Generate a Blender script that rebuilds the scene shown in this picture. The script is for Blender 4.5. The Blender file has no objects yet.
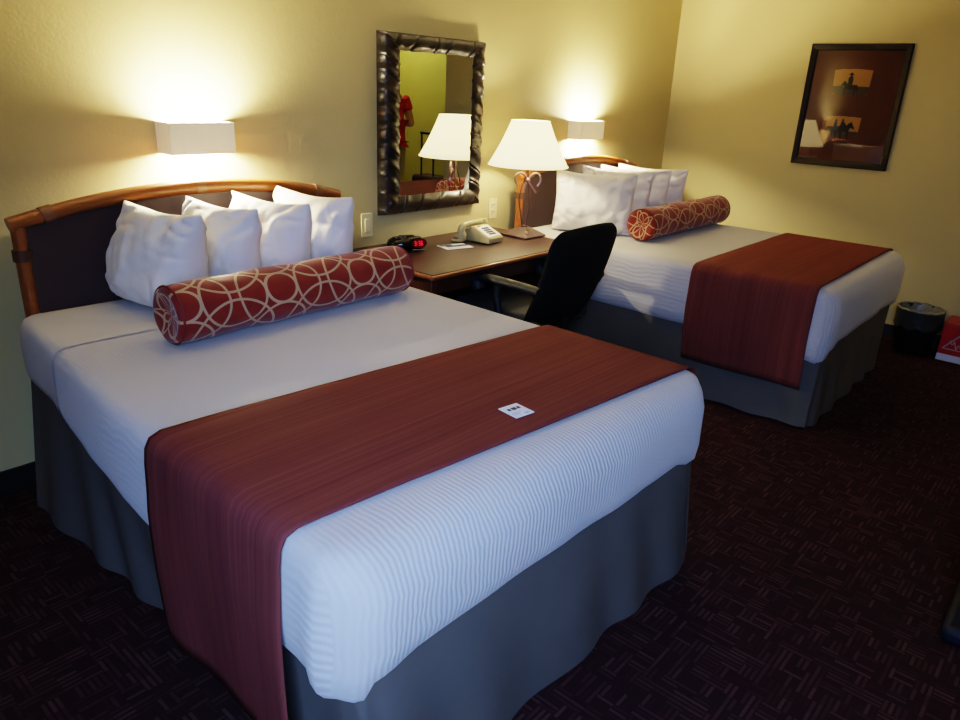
import bpy, bmesh, math, random
from mathutils import Vector, Matrix, noise as mnoise

random.seed(7)
SC = bpy.context.scene
COL = SC.collection
PI = math.pi

# ------------------------------------------------------------------ nodes
class NT:
    def __init__(s, name):
        s.m = bpy.data.materials.new(name); s.m.use_nodes = True
        s.t = s.m.node_tree; s.t.nodes.clear()
        s.out = s.t.nodes.new('ShaderNodeOutputMaterial')
    def n(s, typ, **kw):
        nd = s.t.nodes.new('ShaderNode' + typ)
        for k, v in kw.items():
            if k == 'ins':
                for i, val in v.items():
                    s.set(nd, i, val)
            else:
                setattr(nd, k, v)
        return nd
    def set(s, nd, i, val):
        sock = nd.inputs[i]
        if isinstance(val, bpy.types.NodeSocket): s.t.links.new(val, sock)
        else: sock.default_value = val
    def math(s, op, a, b=0.0, c=None):
        nd = s.n('Math', operation=op)
        s.set(nd, 0, a); s.set(nd, 1, b)
        if c is not None: s.set(nd, 2, c)
        return nd.outputs[0]
    def vmath(s, op, a, b=None):
        nd = s.n('VectorMath', operation=op)
        s.set(nd, 0, a)
        if b is not None: s.set(nd, 1, b)
        return nd.outputs['Value'] if op in ('LENGTH', 'DISTANCE', 'DOT_PRODUCT') else nd.outputs[0]
    def coord(s, kind='Object'):
        return s.n('TexCoord').outputs[kind]
    def mix(s, f, a, b):
        nd = s.n('Mix', data_type='RGBA')
        s.set(nd, 0, f); s.set(nd, 6, a); s.set(nd, 7, b)
        return nd.outputs[2]
    def noise(s, vec, scale, detail=3, rough=.5):
        nd = s.n('TexNoise', ins={'Scale': scale, 'Detail': detail, 'Roughness': rough})
        if vec is not None: s.set(nd, 'Vector', vec)
        return nd.outputs[0]
    def ramp(s, f, lo, hi):
        nd = s.n('MapRange', ins={0: f, 1: lo, 2: hi}); return nd.outputs[0]
    def bump(s, h, strength=.3, dist=.01, normal=None):
        nd = s.n('Bump', ins={'Strength': strength, 'Distance': dist, 'Height': h})
        if normal is not None: s.set(nd, 'Normal', normal)
        return nd.outputs[0]
    def pbsdf(s, **kw):
        p = s.n('BsdfPrincipled')
        for k, v in kw.items(): s.set(p, k.replace('_', ' '), v)
        s.t.links.new(p.outputs[0], s.out.inputs[0]); return p
    def scalev(s, vec, sc):
        nd = s.n('Mapping'); s.set(nd, 0, vec); nd.inputs['Scale'].default_value = sc
        return nd.outputs[0]

def rgb(r, g, b):
    f = lambda c: (c / 255 / 12.92) if c / 255 <= .04045 else ((c / 255 + .055) / 1.055) ** 2.4
    return (f(r), f(g), f(b), 1)

def simple(name, col, rough=.6, var=.12, vscale=30, bump=0, bscale=200, bdist=.002, metal=0, coat=0, spec=.5, sheen=0):
    t = NT(name); c = t.coord()
    n = t.noise(c, vscale, 4)
    dark = tuple(x * (1 - var) for x in col[:3]) + (1,)
    lite = tuple(min(1, x * (1 + var)) for x in col[:3]) + (1,)
    kw = dict(Base_Color=t.mix(n, dark, lite), Roughness=rough, Metallic=metal)
    kw['Specular_IOR_Level'] = spec
    if coat: kw['Coat_Weight'] = coat; kw['Coat_Roughness'] = .08
    if sheen: kw['Sheen_Weight'] = sheen
    if bump: kw['Normal'] = t.bump(t.noise(c, bscale, 2), bump, bdist)
    t.pbsdf(**kw)
    return t.m

W, L, RC = 1.332, 1.99, .098
M = {}
def make_materials():
    # painted wall, fine orange-peel
    def wall(name, col):
        t = NT(name); c = t.coord()
        n = t.noise(c, 3.0, 4)
        base = t.mix(n, tuple(x * .96 for x in col[:3]) + (1,), tuple(min(1, x * 1.04) for x in col[:3]) + (1,))
        p1 = t.noise(c, 90, 3); p2 = t.noise(c, 28, 2)
        h = t.math('ADD', t.math('MULTIPLY', p1, .6), t.math('MULTIPLY', p2, .6))
        t.pbsdf(Base_Color=base, Roughness=.55, Normal=t.bump(h, .22, .004), Specular_IOR_Level=.35)
        return t.m
    M['wall'] = wall('wall_paint', (.54, .458, .228, 1))
    M['wall_daylit'] = wall('wall_paint_daylit', (.60, .60, .17, 1))  # same paint as the other walls, greenish daylight mixed into its colour
    M['ceiling'] = simple('ceiling_paint', (.55, .52, .43, 1), .8, .05, 8, .3, 60)
    # carpet : cells of parallel dashes, orientation random per cell
    t = NT('carpet'); c = t.coord()
    sc = t.scalev(c, (1, 1, 0))
    cell = 0.046
    v = t.vmath('SCALE', sc); v.node.inputs['Scale'].default_value = 1 / cell
    fl = t.vmath('FLOOR', v)
    wn = t.n('TexWhiteNoise', noise_dimensions='3D', ins={0: fl})
    ori = t.math('GREATER_THAN', wn.outputs['Value'], .5)
    sp = t.n('SeparateXYZ', ins={0: v})
    along = t.math('ADD', t.math('MULTIPLY', sp.outputs[0], ori), t.math('MULTIPLY', sp.outputs[1], t.math('SUBTRACT', 1, ori)))
    nst = 3.0
    sid = t.math('FLOOR', t.math('MULTIPLY', along, nst))
    fr = t.math('FRACT', t.math('MULTIPLY', along, nst))
    cid = t.n('CombineXYZ', ins={0: sid, 1: wn.outputs['Value'], 2: 3.1})
    wn2 = t.n('TexWhiteNoise', noise_dimensions='3D', ins={0: cid.outputs[0]})
    line = t.math('MULTIPLY', t.math('GREATER_THAN', fr, .22), t.math('LESS_THAN', fr, .8))
    lev = t.math('MULTIPLY', line, t.ramp(wn2.outputs['Value'], .25, 1.0))
    pile = t.noise(c, 420, 2)
    blot = t.noise(c, 1.4, 3)
    base = t.mix(blot, (.038, .0160, .0185, 1), (.048, .0185, .0190, 1))
    hi = t.mix(wn2.outputs['Value'], (.080, .027, .030, 1), (.110, .054, .050, 1))
    col = t.mix(lev, base, hi)
    col = t.mix(t.ramp(pile, .3, .8), t.mix(.45, col, (.004, .002, .002, 1)), col)
    t.pbsdf(Base_Color=col, Roughness=.95, Specular_IOR_Level=.1, Normal=t.bump(pile, .5, .004))
    M['carpet'] = t.m
    M['baseboard'] = simple('black_vinyl', (.012, .011, .010, 1), .5)
    # bedspread with wavy ribs running across the bed's width -> lines along z / y
    def rib(name, col, amp, sidestr=.5):
        t = NT(name); c = t.coord()
        w = t.noise(t.scalev(c, (4, 5, 6)), 1.3, 2)
        s = t.n('SeparateXYZ', ins={0: c})
        x = t.math('ADD', s.outputs[0], t.math('MULTIPLY', w, .045))
        ph = t.math('MULTIPLY', x, 2 * PI / .0125)
        h = t.math('SINE', ph)
        weave = t.noise(c, 500, 1)
        # ribs lie along the cloth: on the long sides they run lengthwise; pressed flat over the top
        sid = t.math('MAXIMUM', t.math('LESS_THAN', s.outputs[0], .0), t.math('GREATER_THAN', s.outputs[0], W))
        ph2 = t.math('MULTIPLY', t.math('ADD', s.outputs[2], t.math('MULTIPLY', w, .05)), 2 * PI / .021)
        h = t.math('ADD', t.math('MULTIPLY', h, t.math('SUBTRACT', 1, sid)), t.math('MULTIPLY', t.math('SINE', ph2), sid))
        foot = t.n('MapRange', ins={0: s.outputs[1], 1: -1.80, 2: -1.93, 3: .10, 4: 1.0}).outputs[0]
        foot = t.math('MAXIMUM', foot, t.math('MULTIPLY', sid, sidestr))
        h = t.math('MULTIPLY', h, foot)
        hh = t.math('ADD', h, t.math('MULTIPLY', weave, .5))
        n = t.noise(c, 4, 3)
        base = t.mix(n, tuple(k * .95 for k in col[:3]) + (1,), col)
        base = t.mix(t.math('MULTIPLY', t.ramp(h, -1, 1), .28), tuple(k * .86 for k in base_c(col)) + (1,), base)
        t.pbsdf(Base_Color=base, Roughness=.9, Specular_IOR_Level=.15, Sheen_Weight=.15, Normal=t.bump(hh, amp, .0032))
        return t.m
    def base_c(col): return col[:3]
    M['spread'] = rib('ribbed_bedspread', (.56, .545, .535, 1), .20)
    M['sheet'] = simple('sheet_cotton', (.57, .555, .545, 1), .9, .03, 6, .12, 300, .001, spec=.15)
    t = NT('pillow_cotton'); c = t.coord()
    n1 = t.noise(t.scalev(c, (1, 1, .6)), 14, 4, .55); n2 = t.noise(c, 400, 1)
    hh = t.math('ADD', n1, t.math('MULTIPLY', n2, .04))
    t.pbsdf(Base_Color=t.mix(n1, (.70, .67, .62, 1), (.76, .73, .68, 1)), Roughness=.9, Specular_IOR_Level=.15, Sheen_Weight=.1, Normal=t.bump(hh, .28, .02))
    M['pillow'] = t.m
    # runner : fine cross-bed streaks
    t = NT('runner_fabric'); c = t.coord()
    st = t.noise(t.scalev(c, (.6, 150, 1)), 1.0, 4, .65)
    st2 = t.noise(t.scalev(c, (3, 700, 3)), 1.0, 2)
    st3 = t.noise(t.scalev(c, (1.0, 24, 1)), 1.0, 2)
    f = t.math('ADD', t.math('MULTIPLY', st, .6), t.math('MULTIPLY', st3, .4))
    col = t.mix(t.ramp(f, .34, .66), (.112, .028, .027, 1), (.172, .052, .042, 1))
    t.pbsdf(Base_Color=col, Roughness=.75, Specular_IOR_Level=.15, Normal=t.bump(t.math('ADD', st2, st), .25, .002))
    M['runner'] = t.m
    M['skirt'] = simple('skirt_fabric', (.115, .106, .092, 1), .9, .12, 5, .2, 250, .001, spec=.15)
    # bolster pattern in metres on UV
    t = NT('bolster_fabric'); uv = t.coord('UV')
    def ring(off, R, w, a=.33, b=.3047):
        s = t.n('SeparateXYZ', ins={0: uv})
        x = t.math('SUBTRACT', t.math('FRACT', t.math('DIVIDE', t.math('ADD', s.outputs[0], 5 * a + off[0]), a)), .5)
        y = t.math('SUBTRACT', t.math('FRACT', t.math('DIVIDE', t.math('ADD', s.outputs[1], 5 * b + off[1]), b)), .5)
        v = t.n('CombineXYZ', ins={0: t.math('MULTIPLY', x, a), 1: t.math('MULTIPLY', y, b)})
        d = t.math('ABSOLUTE', t.math('SUBTRACT', t.vmath('LENGTH', v.outputs[0]), R))
        return t.math('LESS_THAN', d, w)
    a, b = .33, .3047
    acc = None
    for off, R, w in (((0, 0), .055, .0052), ((a / 2, 0), .108, .0042), ((0, b / 2), .097, .0042), ((a / 2, b / 2), .138, .0042), ((0, 0), .148, .0042)):
        r_ = ring(off, R, w); acc = r_ if acc is None else t.math('MAXIMUM', acc, r_)
    wv = t.noise(t.coord(), 600, 1)
    red = t.mix(t.noise(uv, 25, 3), (.150, .013, .008, 1), (.215, .022, .012, 1))
    gold = t.mix(wv, (.32, .20, .11, 1), (.46, .32, .19, 1))
    t.pbsdf(Base_Color=t.mix(acc, red, gold), Roughness=.6, Specular_IOR_Level=.25, Sheen_Weight=.2, Normal=t.bump(t.math('ADD', wv, t.math('MULTIPLY', acc, 1.0)), .25, .0015))
    M['bolster'] = t.m
    # woods
    def wood(name, c0, c1, rough, sc=(2, 30, 30), coat=0):
        t = NT(name); c = t.coord()
        n = t.noise(t.scalev(c, sc), 1.0, 5, .6)
        kw = dict(Base_Color=t.mix(t.ramp(n, .3, .7), c0, c1), Roughness=rough)
        if coat: kw['Coat_Weight'] = coat; kw['Coat_Roughness'] = .15
        t.pbsdf(**kw); return t.m
    M['rattan'] = wood('orange_cane_wood', (.21, .065, .014, 1), (.34, .115, .026, 1), .35, (6, 25, 25), .3)
    M['desk_edge'] = wood('cherry_edge', (.20, .055, .018, 1), (.33, .10, .035, 1), .3, (3, 40, 40), .3)
    M['desk_body'] = wood('cherry_body', (.055, .016, .008, 1), (.10, .030, .014, 1), .45, (3, 40, 4), 0)
    M['desk_top'] = wood('walnut_laminate', (.036, .0145, .0140, 1), (.056, .0245, .0235, 1), .42, (4, 60, 60), 0)
    M['panel'] = simple('plum_leather', (.055, .034, .034, 1), .55, .15, 12, .25, 120, .002)
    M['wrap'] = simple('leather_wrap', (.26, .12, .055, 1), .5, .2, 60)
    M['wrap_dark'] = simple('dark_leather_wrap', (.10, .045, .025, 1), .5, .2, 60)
    t = NT('hammered_brown'); c = t.coord()
    n = t.noise(c, 22, 4)
    t.pbsdf(Base_Color=t.mix(t.ramp(n, .35, .7), (.008, .006, .0045, 1), (.030, .019, .014, 1)), Roughness=.38, Metallic=.15, Coat_Weight=.35, Coat_Roughness=.2)
    M['mirror_frame'] = t.m
    M['groove'] = simple('dark_wrapped_strip', (.012, .008, .007, 1), .4, .1)
    t = NT('silvered_glass'); n = t.noise(t.coord(), 2, 1)
    t.pbsdf(Base_Color=t.mix(n, (.80, .83, .78, 1), (.82, .85, .80, 1)), Roughness=.0, Metallic=1.0); M['mirror'] = t.m
    # sconce shade: painted off-white, a bit translucent; added emission stands in for bulb light
    def shade(name, col, tr, spec=.3, glow=0):
        t = NT(name); n = t.noise(t.scalev(t.coord(), (40, 40, 8)), 1, 3)
        base = t.mix(n, tuple(x * .94 for x in col[:3]) + (1,), col)
        p = t.n('BsdfPrincipled', ins={'Base Color': base, 'Roughness': .7, 'Specular IOR Level': spec})
        tl = t.n('BsdfTranslucent', ins={0: base})
        mx = t.n('MixShader', ins={0: tr, 1: p.outputs[0], 2: tl.outputs[0]})
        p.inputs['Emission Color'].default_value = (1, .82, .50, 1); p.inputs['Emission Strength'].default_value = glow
        t.t.links.new(mx.outputs[0], t.out.inputs[0]); return t.m
    M['sconce'] = shade('sconce_linen', (.82, .78, .64, 1), .030, .3, .2)
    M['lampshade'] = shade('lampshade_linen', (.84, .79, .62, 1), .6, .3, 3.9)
    def emit(name, col, s):
        t = NT(name); n = t.noise(t.coord(), 5, 1)
        e = t.n('Emission', ins={0: t.mix(n, col, tuple(min(1, x * 1.02) for x in col[:3]) + (1,)), 1: s})
        t.t.links.new(e.outputs[0], t.out.inputs[0]); return t.m
    M['tube'] = emit('sconce_tube_glow', (1, .83, .54, 1), 4300)
    M['bulb'] = emit('lamp_bulb_glow', (1, .83, .54, 1), 620)
    M['led'] = emit('red_led', (1, .03, .07, 1), 2.2)
    M['iron'] = simple('rust_iron', (.10, .052, .045, 1), .38, .25, 40, metal=.55)
    M['iron_pink'] = simple('bright_rust_iron', (.32, .19, .19, 1), .3, .25, 40, metal=.6)
    M['lamp_base'] = simple('plum_slate', (.095, .055, .052, 1), .45, .3, 25, .3, 60)
    M['black_plastic'] = simple('black_plastic', (.010, .010, .011, 1), .35, .1)
    M['black_gloss'] = simple('black_gloss', (.006, .006, .007, 1), .12, .1)
    M['black_fabric'] = simple('black_fabric', (.0085, .0085, .0085, 1), .9, .2, 200, .3, 500, .001, spec=.2)
    M['grey_seat'] = simple('charcoal_seat', (.030, .034, .040, 1), .8, .2, 200, .3, 500, .001)
    M['arm_plastic'] = simple('grey_armrest', (.009, .012, .016, 1), .6, .1)
    M['phone'] = simple('ivory_plastic', (.42, .355, .18, 1), .4, .04)
    M['phone_face'] = simple('white_faceplate', (.78, .77, .72, 1), .4, .02)
    M['key'] = simple('slate_key', (.035, .045, .08, 1), .4, .05)
    M['white_paper'] = simple('white_card', (.78, .80, .83, 1), .6, .02)
    M['ink'] = simple('dark_ink', (.03, .035, .05, 1), .6, .05)
    M['ink_pale'] = simple('pale_blue_ink', (.40, .52, .66, 1), .6, .05)
    M['ink_blue'] = simple('navy_ink', (.035, .055, .14, 1), .5, .05)
    M['plate'] = simple('ivory_wall_plate', (.72, .64, .38, 1), .45, .02)
    M['plate_dark'] = simple('slot_brown', (.10, .08, .05, 1), .5)
    M['silver'] = simple('silver_trim', (.6, .6, .6, 1), .25, .05, metal=1)
    M['pic_frame'] = simple('dark_walnut_frame', (.012, .007, .005, 1), .5, .3, 40, spec=.25)
    M['mat'] = simple('rust_mat_board', (.155, .043, .016, 1), .8, .05)
    t = NT('sunset_print'); g = t.coord('Generated'); s = t.n('SeparateXYZ', ins={0: g})
    col = t.mix(s.outputs[2], (.55, .26, .055, 1), (.66, .32, .06, 1)); t.pbsdf(Base_Color=col, Roughness=.7); M['sunset'] = t.m
    M['dusk'] = simple('dusk_ground', (.105, .062, .030, 1), .8, .25, 50)
    M['silhouette'] = simple('silhouette_ink', (.020, .015, .011, 1), .8, .2, 80)
    t = NT('picture_glass'); n = t.noise(t.coord(), 1, 1)
    fr = t.n('Fresnel', ins={0: 1.5})
    tr = t.n('BsdfTransparent'); gl = t.n('BsdfGlossy', ins={'Roughness': .0, 'Color': t.mix(n, (1, 1, 1, 1), (.98, 1, .99, 1))})
    mx = t.n('MixShader', ins={0: fr.outputs[0], 1: tr.outputs[0], 2: gl.outputs[0]})
    t.t.links.new(mx.outputs[0], t.out.inputs[0]); M['glass'] = t.m
    t = NT('bin_liner'); n = t.noise(t.coord(), 18, 3)
    t.pbsdf(Base_Color=t.mix(n, (.16, .155, .13, 1), (.30, .28, .22, 1)), Roughness=.35, Normal=t.bump(n, .6, .01)); M['liner'] = t.m
    t = NT('bin_liner_skirt'); n = t.noise(t.coord(), 18, 3)
    t.pbsdf(Base_Color=t.mix(n, (.020, .022, .024, 1), (.045, .048, .05, 1)), Roughness=.4, Normal=t.bump(n, .6, .01)); M['liner_dark'] = t.m
    M['box_red'] = simple('red_carton', (.40, .012, .016, 1), .45, .06)
    M['box_white'] = simple('white_carton', (.62, .66, .74, 1), .5, .04)
    M['box_line'] = simple('faded_white_ink', (.46, .34, .33, 1), .5, .04)
    M['bag'] = simple('black_nylon', (.0035, .0035, .004, 1), .6, .2, 60, .2, 300)
    M['bag_navy'] = simple('navy_nylon', (.004, .006, .015, 1), .6, .2, 60)
    M['case'] = simple('maroon_suitcase', (.055, .014, .012, 1), .55, .2, 40)
    M['skin'] = simple('skin', (.56, .32, .22, 1), .55, .05)
    M['shirt'] = simple('red_shirt', (.50, .018, .022, 1), .85, .1)
    M['pants'] = simple('khaki_trousers', (.48, .42, .30, 1), .85, .08)
    M['hair'] = simple('brown_hair', (.05, .028, .015, 1), .5, .3, 90)
    M['shoe'] = simple('dark_shoe', (.02, .018, .016, 1), .5)
    M['win_frame'] = simple('white_window_frame', (.7, .7, .68, 1), .5, .03)
make_materials()

# ------------------------------------------------------------------ mesh helpers
def finish(name, bm, mat, parent=None, smooth=True, bevel=0, subsurf=0, angle=40, seg=2):
    me = bpy.data.meshes.new(name); bmesh.ops.recalc_face_normals(bm, faces=bm.faces)
    bm.to_mesh(me); bm.free()
    me.materials.append(M[mat] if isinstance(mat, str) else mat)
    for p in me.polygons: p.use_smooth = smooth
    o = bpy.data.objects.new(name, me); COL.objects.link(o)
    if smooth and angle:
        try: me.set_sharp_from_angle(angle=math.radians(angle))
        except Exception: pass
    if bevel:
        b = o.modifiers.new('bevel', 'BEVEL'); b.width = bevel; b.segments = seg; b.limit_method = 'ANGLE'; b.angle_limit = math.radians(40)
    if subsurf:
        s = o.modifiers.new('sub', 'SUBSURF'); s.levels = subsurf; s.render_levels = subsurf
    if parent: o.parent = parent
    return o

def box(bm, x0, x1, y0, y1, z0, z1, mtx=None):
    r = bmesh.ops.create_cube(bm, size=1)
    for v in r['verts']:
        v.co = Vector((x0 + (v.co.x + .5) * (x1 - x0), y0 + (v.co.y + .5) * (y1 - y0), z0 + (v.co.z + .5) * (z1 - z0)))
        if mtx: v.co = mtx @ v.co
    return r['verts']

def tube(bm, pts, rad, n=10, caps=True, closed=False):
    pts = [Vector(p) for p in pts]; N = len(pts)
    rads = rad if isinstance(rad, (list, tuple)) else [rad] * N
    rings = []; up = Vector((0, 0, 1)); prev = None
    for i, p in enumerate(pts):
        a = pts[(i - 1) % N] if closed or i > 0 else p
        b = pts[(i + 1) % N] if closed or i < N - 1 else p
        d = (b - a).normalized()
        if prev is None:
            u = d.cross(up)
            if u.length < 1e-3: u = d.cross(Vector((1, 0, 0)))
            u.normalize()
        else:
            u = prev - d * prev.dot(d); u.normalize()
        prev = u; w = d.cross(u)
        rings.append([bm.verts.new(p + (u * math.cos(2 * PI * k / n) + w * math.sin(2 * PI * k / n)) * rads[i]) for k in range(n)])
    last = N if closed else N - 1
    for i in range(last):
        A, B = rings[i], rings[(i + 1) % N]
        for k in range(n): bm.faces.new((A[k], A[(k + 1) % n], B[(k + 1) % n], B[k]))
    if caps and not closed:
        bm.faces.new(rings[0][::-1]); bm.faces.new(rings[-1])

def lathe(bm, prof, center=(0, 0, 0), n=32, cap0=True, cap1=True, mtx=None, squash=(1, 1)):
    rings = []
    for r, z in prof:
        rings.append([bm.verts.new((mtx or Matrix()) @ Vector((center[0] + r * squash[0] * math.cos(2 * PI * k / n), center[1] + r * squash[1] * math.sin(2 * PI * k / n), center[2] + z))) for k in range(n)])
    for A, B in zip(rings, rings[1:]):
        for k in range(n): bm.faces.new((A[k], A[(k + 1) % n], B[(k + 1) % n], B[k]))
    if cap0: bm.faces.new(rings[0][::-1])
    if cap1: bm.faces.new(rings[-1])

def quadstrip(bm, rows):
    V = [[bm.verts.new(p) for p in r] for r in rows]
    for A, B in zip(V, V[1:]):
        for k in range(len(A) - 1): bm.faces.new((A[k], A[k + 1], B[k + 1], B[k]))
    return V

def poly(bm, pts, depth_vec):
    a = [bm.verts.new(p) for p in pts]; b = [bm.verts.new(Vector(p) + Vector(depth_vec)) for p in pts]
    n = len(a); bm.faces.new(a); bm.faces.new(b[::-1])
    for k in range(n): bm.faces.new((a[k], b[k], b[(k + 1) % n], a[(k + 1) % n]))

def spline(pts, n=8):
    P = [Vector(p) for p in pts]; P = [P[0] * 2 - P[1]] + P + [P[-1] * 2 - P[-2]]; out = []
    for i in range(1, len(P) - 2):
        for k in range(n):
            t = k / n; a, b, c, d = P[i - 1], P[i], P[i + 1], P[i + 2]
            out.append(.5 * ((2 * b) + (c - a) * t + (2 * a - 5 * b + 4 * c - d) * t * t + (3 * b - a - 3 * c + d) * t ** 3))
    out.append(P[-2]); return out

def props(o, label, cat, group=None):
    o['label'] = label; o['category'] = cat
    if group: o['group'] = group
    return o
def empty(name, loc, label, cat, group=None, rz=0):
    o = bpy.data.objects.new(name, None); COL.objects.link(o)
    o.location = loc; o.rotation_euler = (0, 0, rz); o.empty_display_size = .1
    return props(o, label, cat, group)
def struct(o):
    o['kind'] = 'structure'; return o
def copy_tree(o, parent=None):
    c = o.copy(); COL.objects.link(c)
    if parent: c.parent = parent
    for ch in list(o.children): copy_tree(ch, c)
    return c

# ------------------------------------------------------------------ room
XR, XL, YB, HC = 4.65, -2.6, -4.9, 2.5
YF = -3.4           # wall behind the photographer
XH = 5.7            # hallway far wall
def plane_wall(name, pts, mat, thick):
    bm = bmesh.new(); poly(bm, pts, thick); return struct(finish(name, bm, mat, smooth=False))
bm = bmesh.new(); box(bm, XL - .1, XH + .1, YB - .1, .1, -.08, 0); struct(finish('floor', bm, 'carpet', smooth=False))
bm = bmesh.new(); box(bm, XL - .1, XH + .1, YB - .1, .1, HC, HC + .08); struct(finish('ceiling', bm, 'ceiling', smooth=False))
bm = bmesh.new(); box(bm, XL, XR, 0, .1, 0, HC); struct(finish('wall_back', bm, 'wall', smooth=False))
bm = bmesh.new(); box(bm, XR, XR + .1, -2.44, .1, 0, HC); struct(finish('wall_right', bm, 'wall', smooth=False))
bm = bmesh.new(); box(bm, XR + .1, XH, -2.44, -2.34, 0, HC); struct(finish('wall_hall_side', bm, 'wall', smooth=False))
bm = bmesh.new(); box(bm, XH, XH + .1, YB, -2.34, 0, HC); struct(finish('wall_hall', bm, 'wall_daylit', smooth=False))
WX0, WX1, WZ0, WZ1 = -1.75, -.45, .85, 2.25
bm = bmesh.new(); box(bm, XL - .1, XL, YF - .1, .1, 0, HC); struct(finish('wall_left', bm, 'wall', smooth=False))
bm = bmesh.new()
box(bm, XL, WX0, YF - .1, YF, 0, HC); box(bm, WX1, XR, YF - .1, YF, 0, HC)
box(bm, WX0, WX1, YF - .1, YF, 0, WZ0); box(bm, WX0, WX1, YF - .1, YF, WZ1, HC)
struct(finish('wall_front', bm, 'wall', smooth=False))
bm = bmesh.new(); box(bm, XR - .1, XR, YB, YF - .1, 0, HC); struct(finish('wall_hall_near', bm, 'wall', smooth=False))
bm = bmesh.new(); box(bm, XR - .1, XH + .1, YB - .1, YB, 0, HC); struct(finish('wall_hall_end', bm, 'wall', smooth=False))
bm = bmesh.new()
for x in (WX0, (WX0 + WX1) / 2 - .03, WX1 - .06): box(bm, x, x + .06, YF - .08, YF - .02, WZ0, WZ1)
for z in (WZ0, WZ1 - .06): box(bm, WX0, WX1, YF - .08, YF - .02, z, z + .06)
w1 = struct(finish('window_1', bm, 'win_frame', smooth=False))
bm = bmesh.new(); box(bm, WX0, WX1, YF - .055, YF - .05, WZ0, WZ1); finish('pane', bm, 'glass', w1, smooth=False)
def baseboard(name, x0, x1, y0, y1):
    bm = bmesh.new(); box(bm, x0, x1, y0, y1, 0, .092); struct(finish(name, bm, 'baseboard', smooth=False, bevel=.003))
baseboard('baseboard_back', XL, XR, -.008, 0)
baseboard('baseboard_right', XR - .008, XR, -2.44, -.008)
baseboard('baseboard_hall', XH - .008, XH, YB, -2.45)

# ------------------------------------------------------------------ beds
W, L, RC = 1.332, 1.99, .098
def rrect(d, nx=40, ny=56, nc=8, x0=0, x1=W, y0=-L, y1=-.168, r=RC, rh=.085):
    """rounded rectangle inset by d: list of (point, normal, arclength)"""
    x0, x1, y0, y1 = x0 + d, x1 - d, y0 + d, y1 - d; rr = max(.012, r - d); rh = max(.012, rh - d)
    out = []
    def line(a, b, nrm, n):
        for i in range(n):
            t = i / n; out.append((Vector((a[0] + (b[0] - a[0]) * t, a[1] + (b[1] - a[1]) * t, 0)), Vector(nrm)))
    def arc(cx, cy, a0, rr):
        for i in range(nc):
            an = a0 + PI / 2 * i / nc; nv = Vector((math.cos(an), math.sin(an), 0)); out.append((Vector((cx, cy, 0)) + nv * rr, nv))
    line((x0 + rr, y0), (x1 - rr, y0), (0, -1, 0), nx); arc(x1 - rr, y0 + rr, -PI / 2, rr)
    line((x1, y0 + rr), (x1, y1 - rh), (1, 0, 0), ny); arc(x1 - rh, y1 - rh, 0, rh)
    line((x1 - rh, y1), (x0 + rh, y1), (0, 1, 0), nx); arc(x0 + rh, y1 - rh, PI / 2, rh)
    line((x0, y1 - rh), (x0, y0 + rr), (-1, 0, 0), ny); arc(x0 + rr, y0 + rr, PI, rr)
    return out

# side profile of the spread (outward offset, height below the top)
PROF = [(-.012, .0), (.010, .03), (.020, .075), (.018, .125), (.010, .165)]   # filled per bed
def side_profile(H, hem):
    return [(-.016, hem), (.004, hem + .02), (.010, hem + .06), (.011, hem + (H - hem) * .45), (.012, H - .085), (.000, H - .052), (-.018, H - .024), (-.045, H - .007), (-.08, H)]

def side_sharp(H, hem):
    return side_profile(H, hem)[:4] + [(.009, H - .07), (.005, H - .034), (-.006, H - .012), (-.03, H - .002), (-.08, H)]
def corner_w(p, k=.16):
    dx = min(abs(p.x), abs(p.x - W)); dy = abs(p.y + L)
    d = math.hypot(dx, dy); return max(0, 1 - d / k)

def make_spread(name, H, hem, seed, rise=0, tap=0, fold=.020, lift=0, cut=None, mat='spread'):
    bm = bmesh.new(); loops = []; H += lift
    for (offa, za), (offb, zb) in zip(side_profile(H, hem), side_sharp(H, hem)):
        row = []
        for p, nv in rrect(0):
            fw_ = nv.x * nv.x; off = offa + (offb - offa) * fw_; z = za + (zb - za) * fw_
            t = max(0, (H - z) / (H - hem))
            cw = corner_w(p)
            nz = mnoise.noise(Vector((p.x * 5 + seed, p.y * 5, z * 6)))
            q = p + nv * (off + lift + nz * .009 * t)
            zz = z + rise * max(0, 1 + p.y / 1.3) * t ** 1.3
            q.x += tap * max(0, 1 + p.y / 1.1) * max(0, min(1, 1 - q.x / .5))
            if nv.x < -.5: zz -= .03 * t
            # cloth hangs lower in the mitred corner
            zz -= .055 * cw ** 1.2 * t * t
            # mitre fold just round the corner on the long sides
            if abs(nv.x) > .9 and p.y < -L + .24:
                e = (p.y + L - .085) / .020
                q += nv * (fold * math.exp(-e * e) * t) ; 
                if p.y + L < .06 and fold > .01: q -= nv * .008 * t
            zz += .010 * mnoise.noise(Vector((p.x * 3 + seed, p.y * 3, 0))) * t * t
            row.append((q.x, q.y, zz))
        loops.append(row)
    for d in (.13, .2, .3, .42, .54, .63):
        row = []
        for p, nv in rrect(d):
            nz = mnoise.noise(Vector((p.x * 2.5 + seed, p.y * 2.5, 0)))
            tx = tap * max(0, 1 + p.y / 1.1) * max(0, 1 - p.x / .5)
            row.append((p.x + tx, p.y, H + .003 * nz))
        loops.append(row)
    V = [[bm.verts.new(c) for c in r] for r in loops]; n = len(V[0])
    for A, B in zip(V, V[1:]):
        for k in range(n): bm.faces.new((A[k], A[(k + 1) % n], B[(k + 1) % n], B[k]))
    bm.faces.new(V[-1])
    if cut is not None:
        bmesh.ops.bisect_plane(bm, geom=bm.verts[:] + bm.edges[:] + bm.faces[:], plane_co=(0, cut, 0), plane_no=(0, 1, 0), clear_inner=True)
    return finish(name, bm, mat, angle=0)

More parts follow.
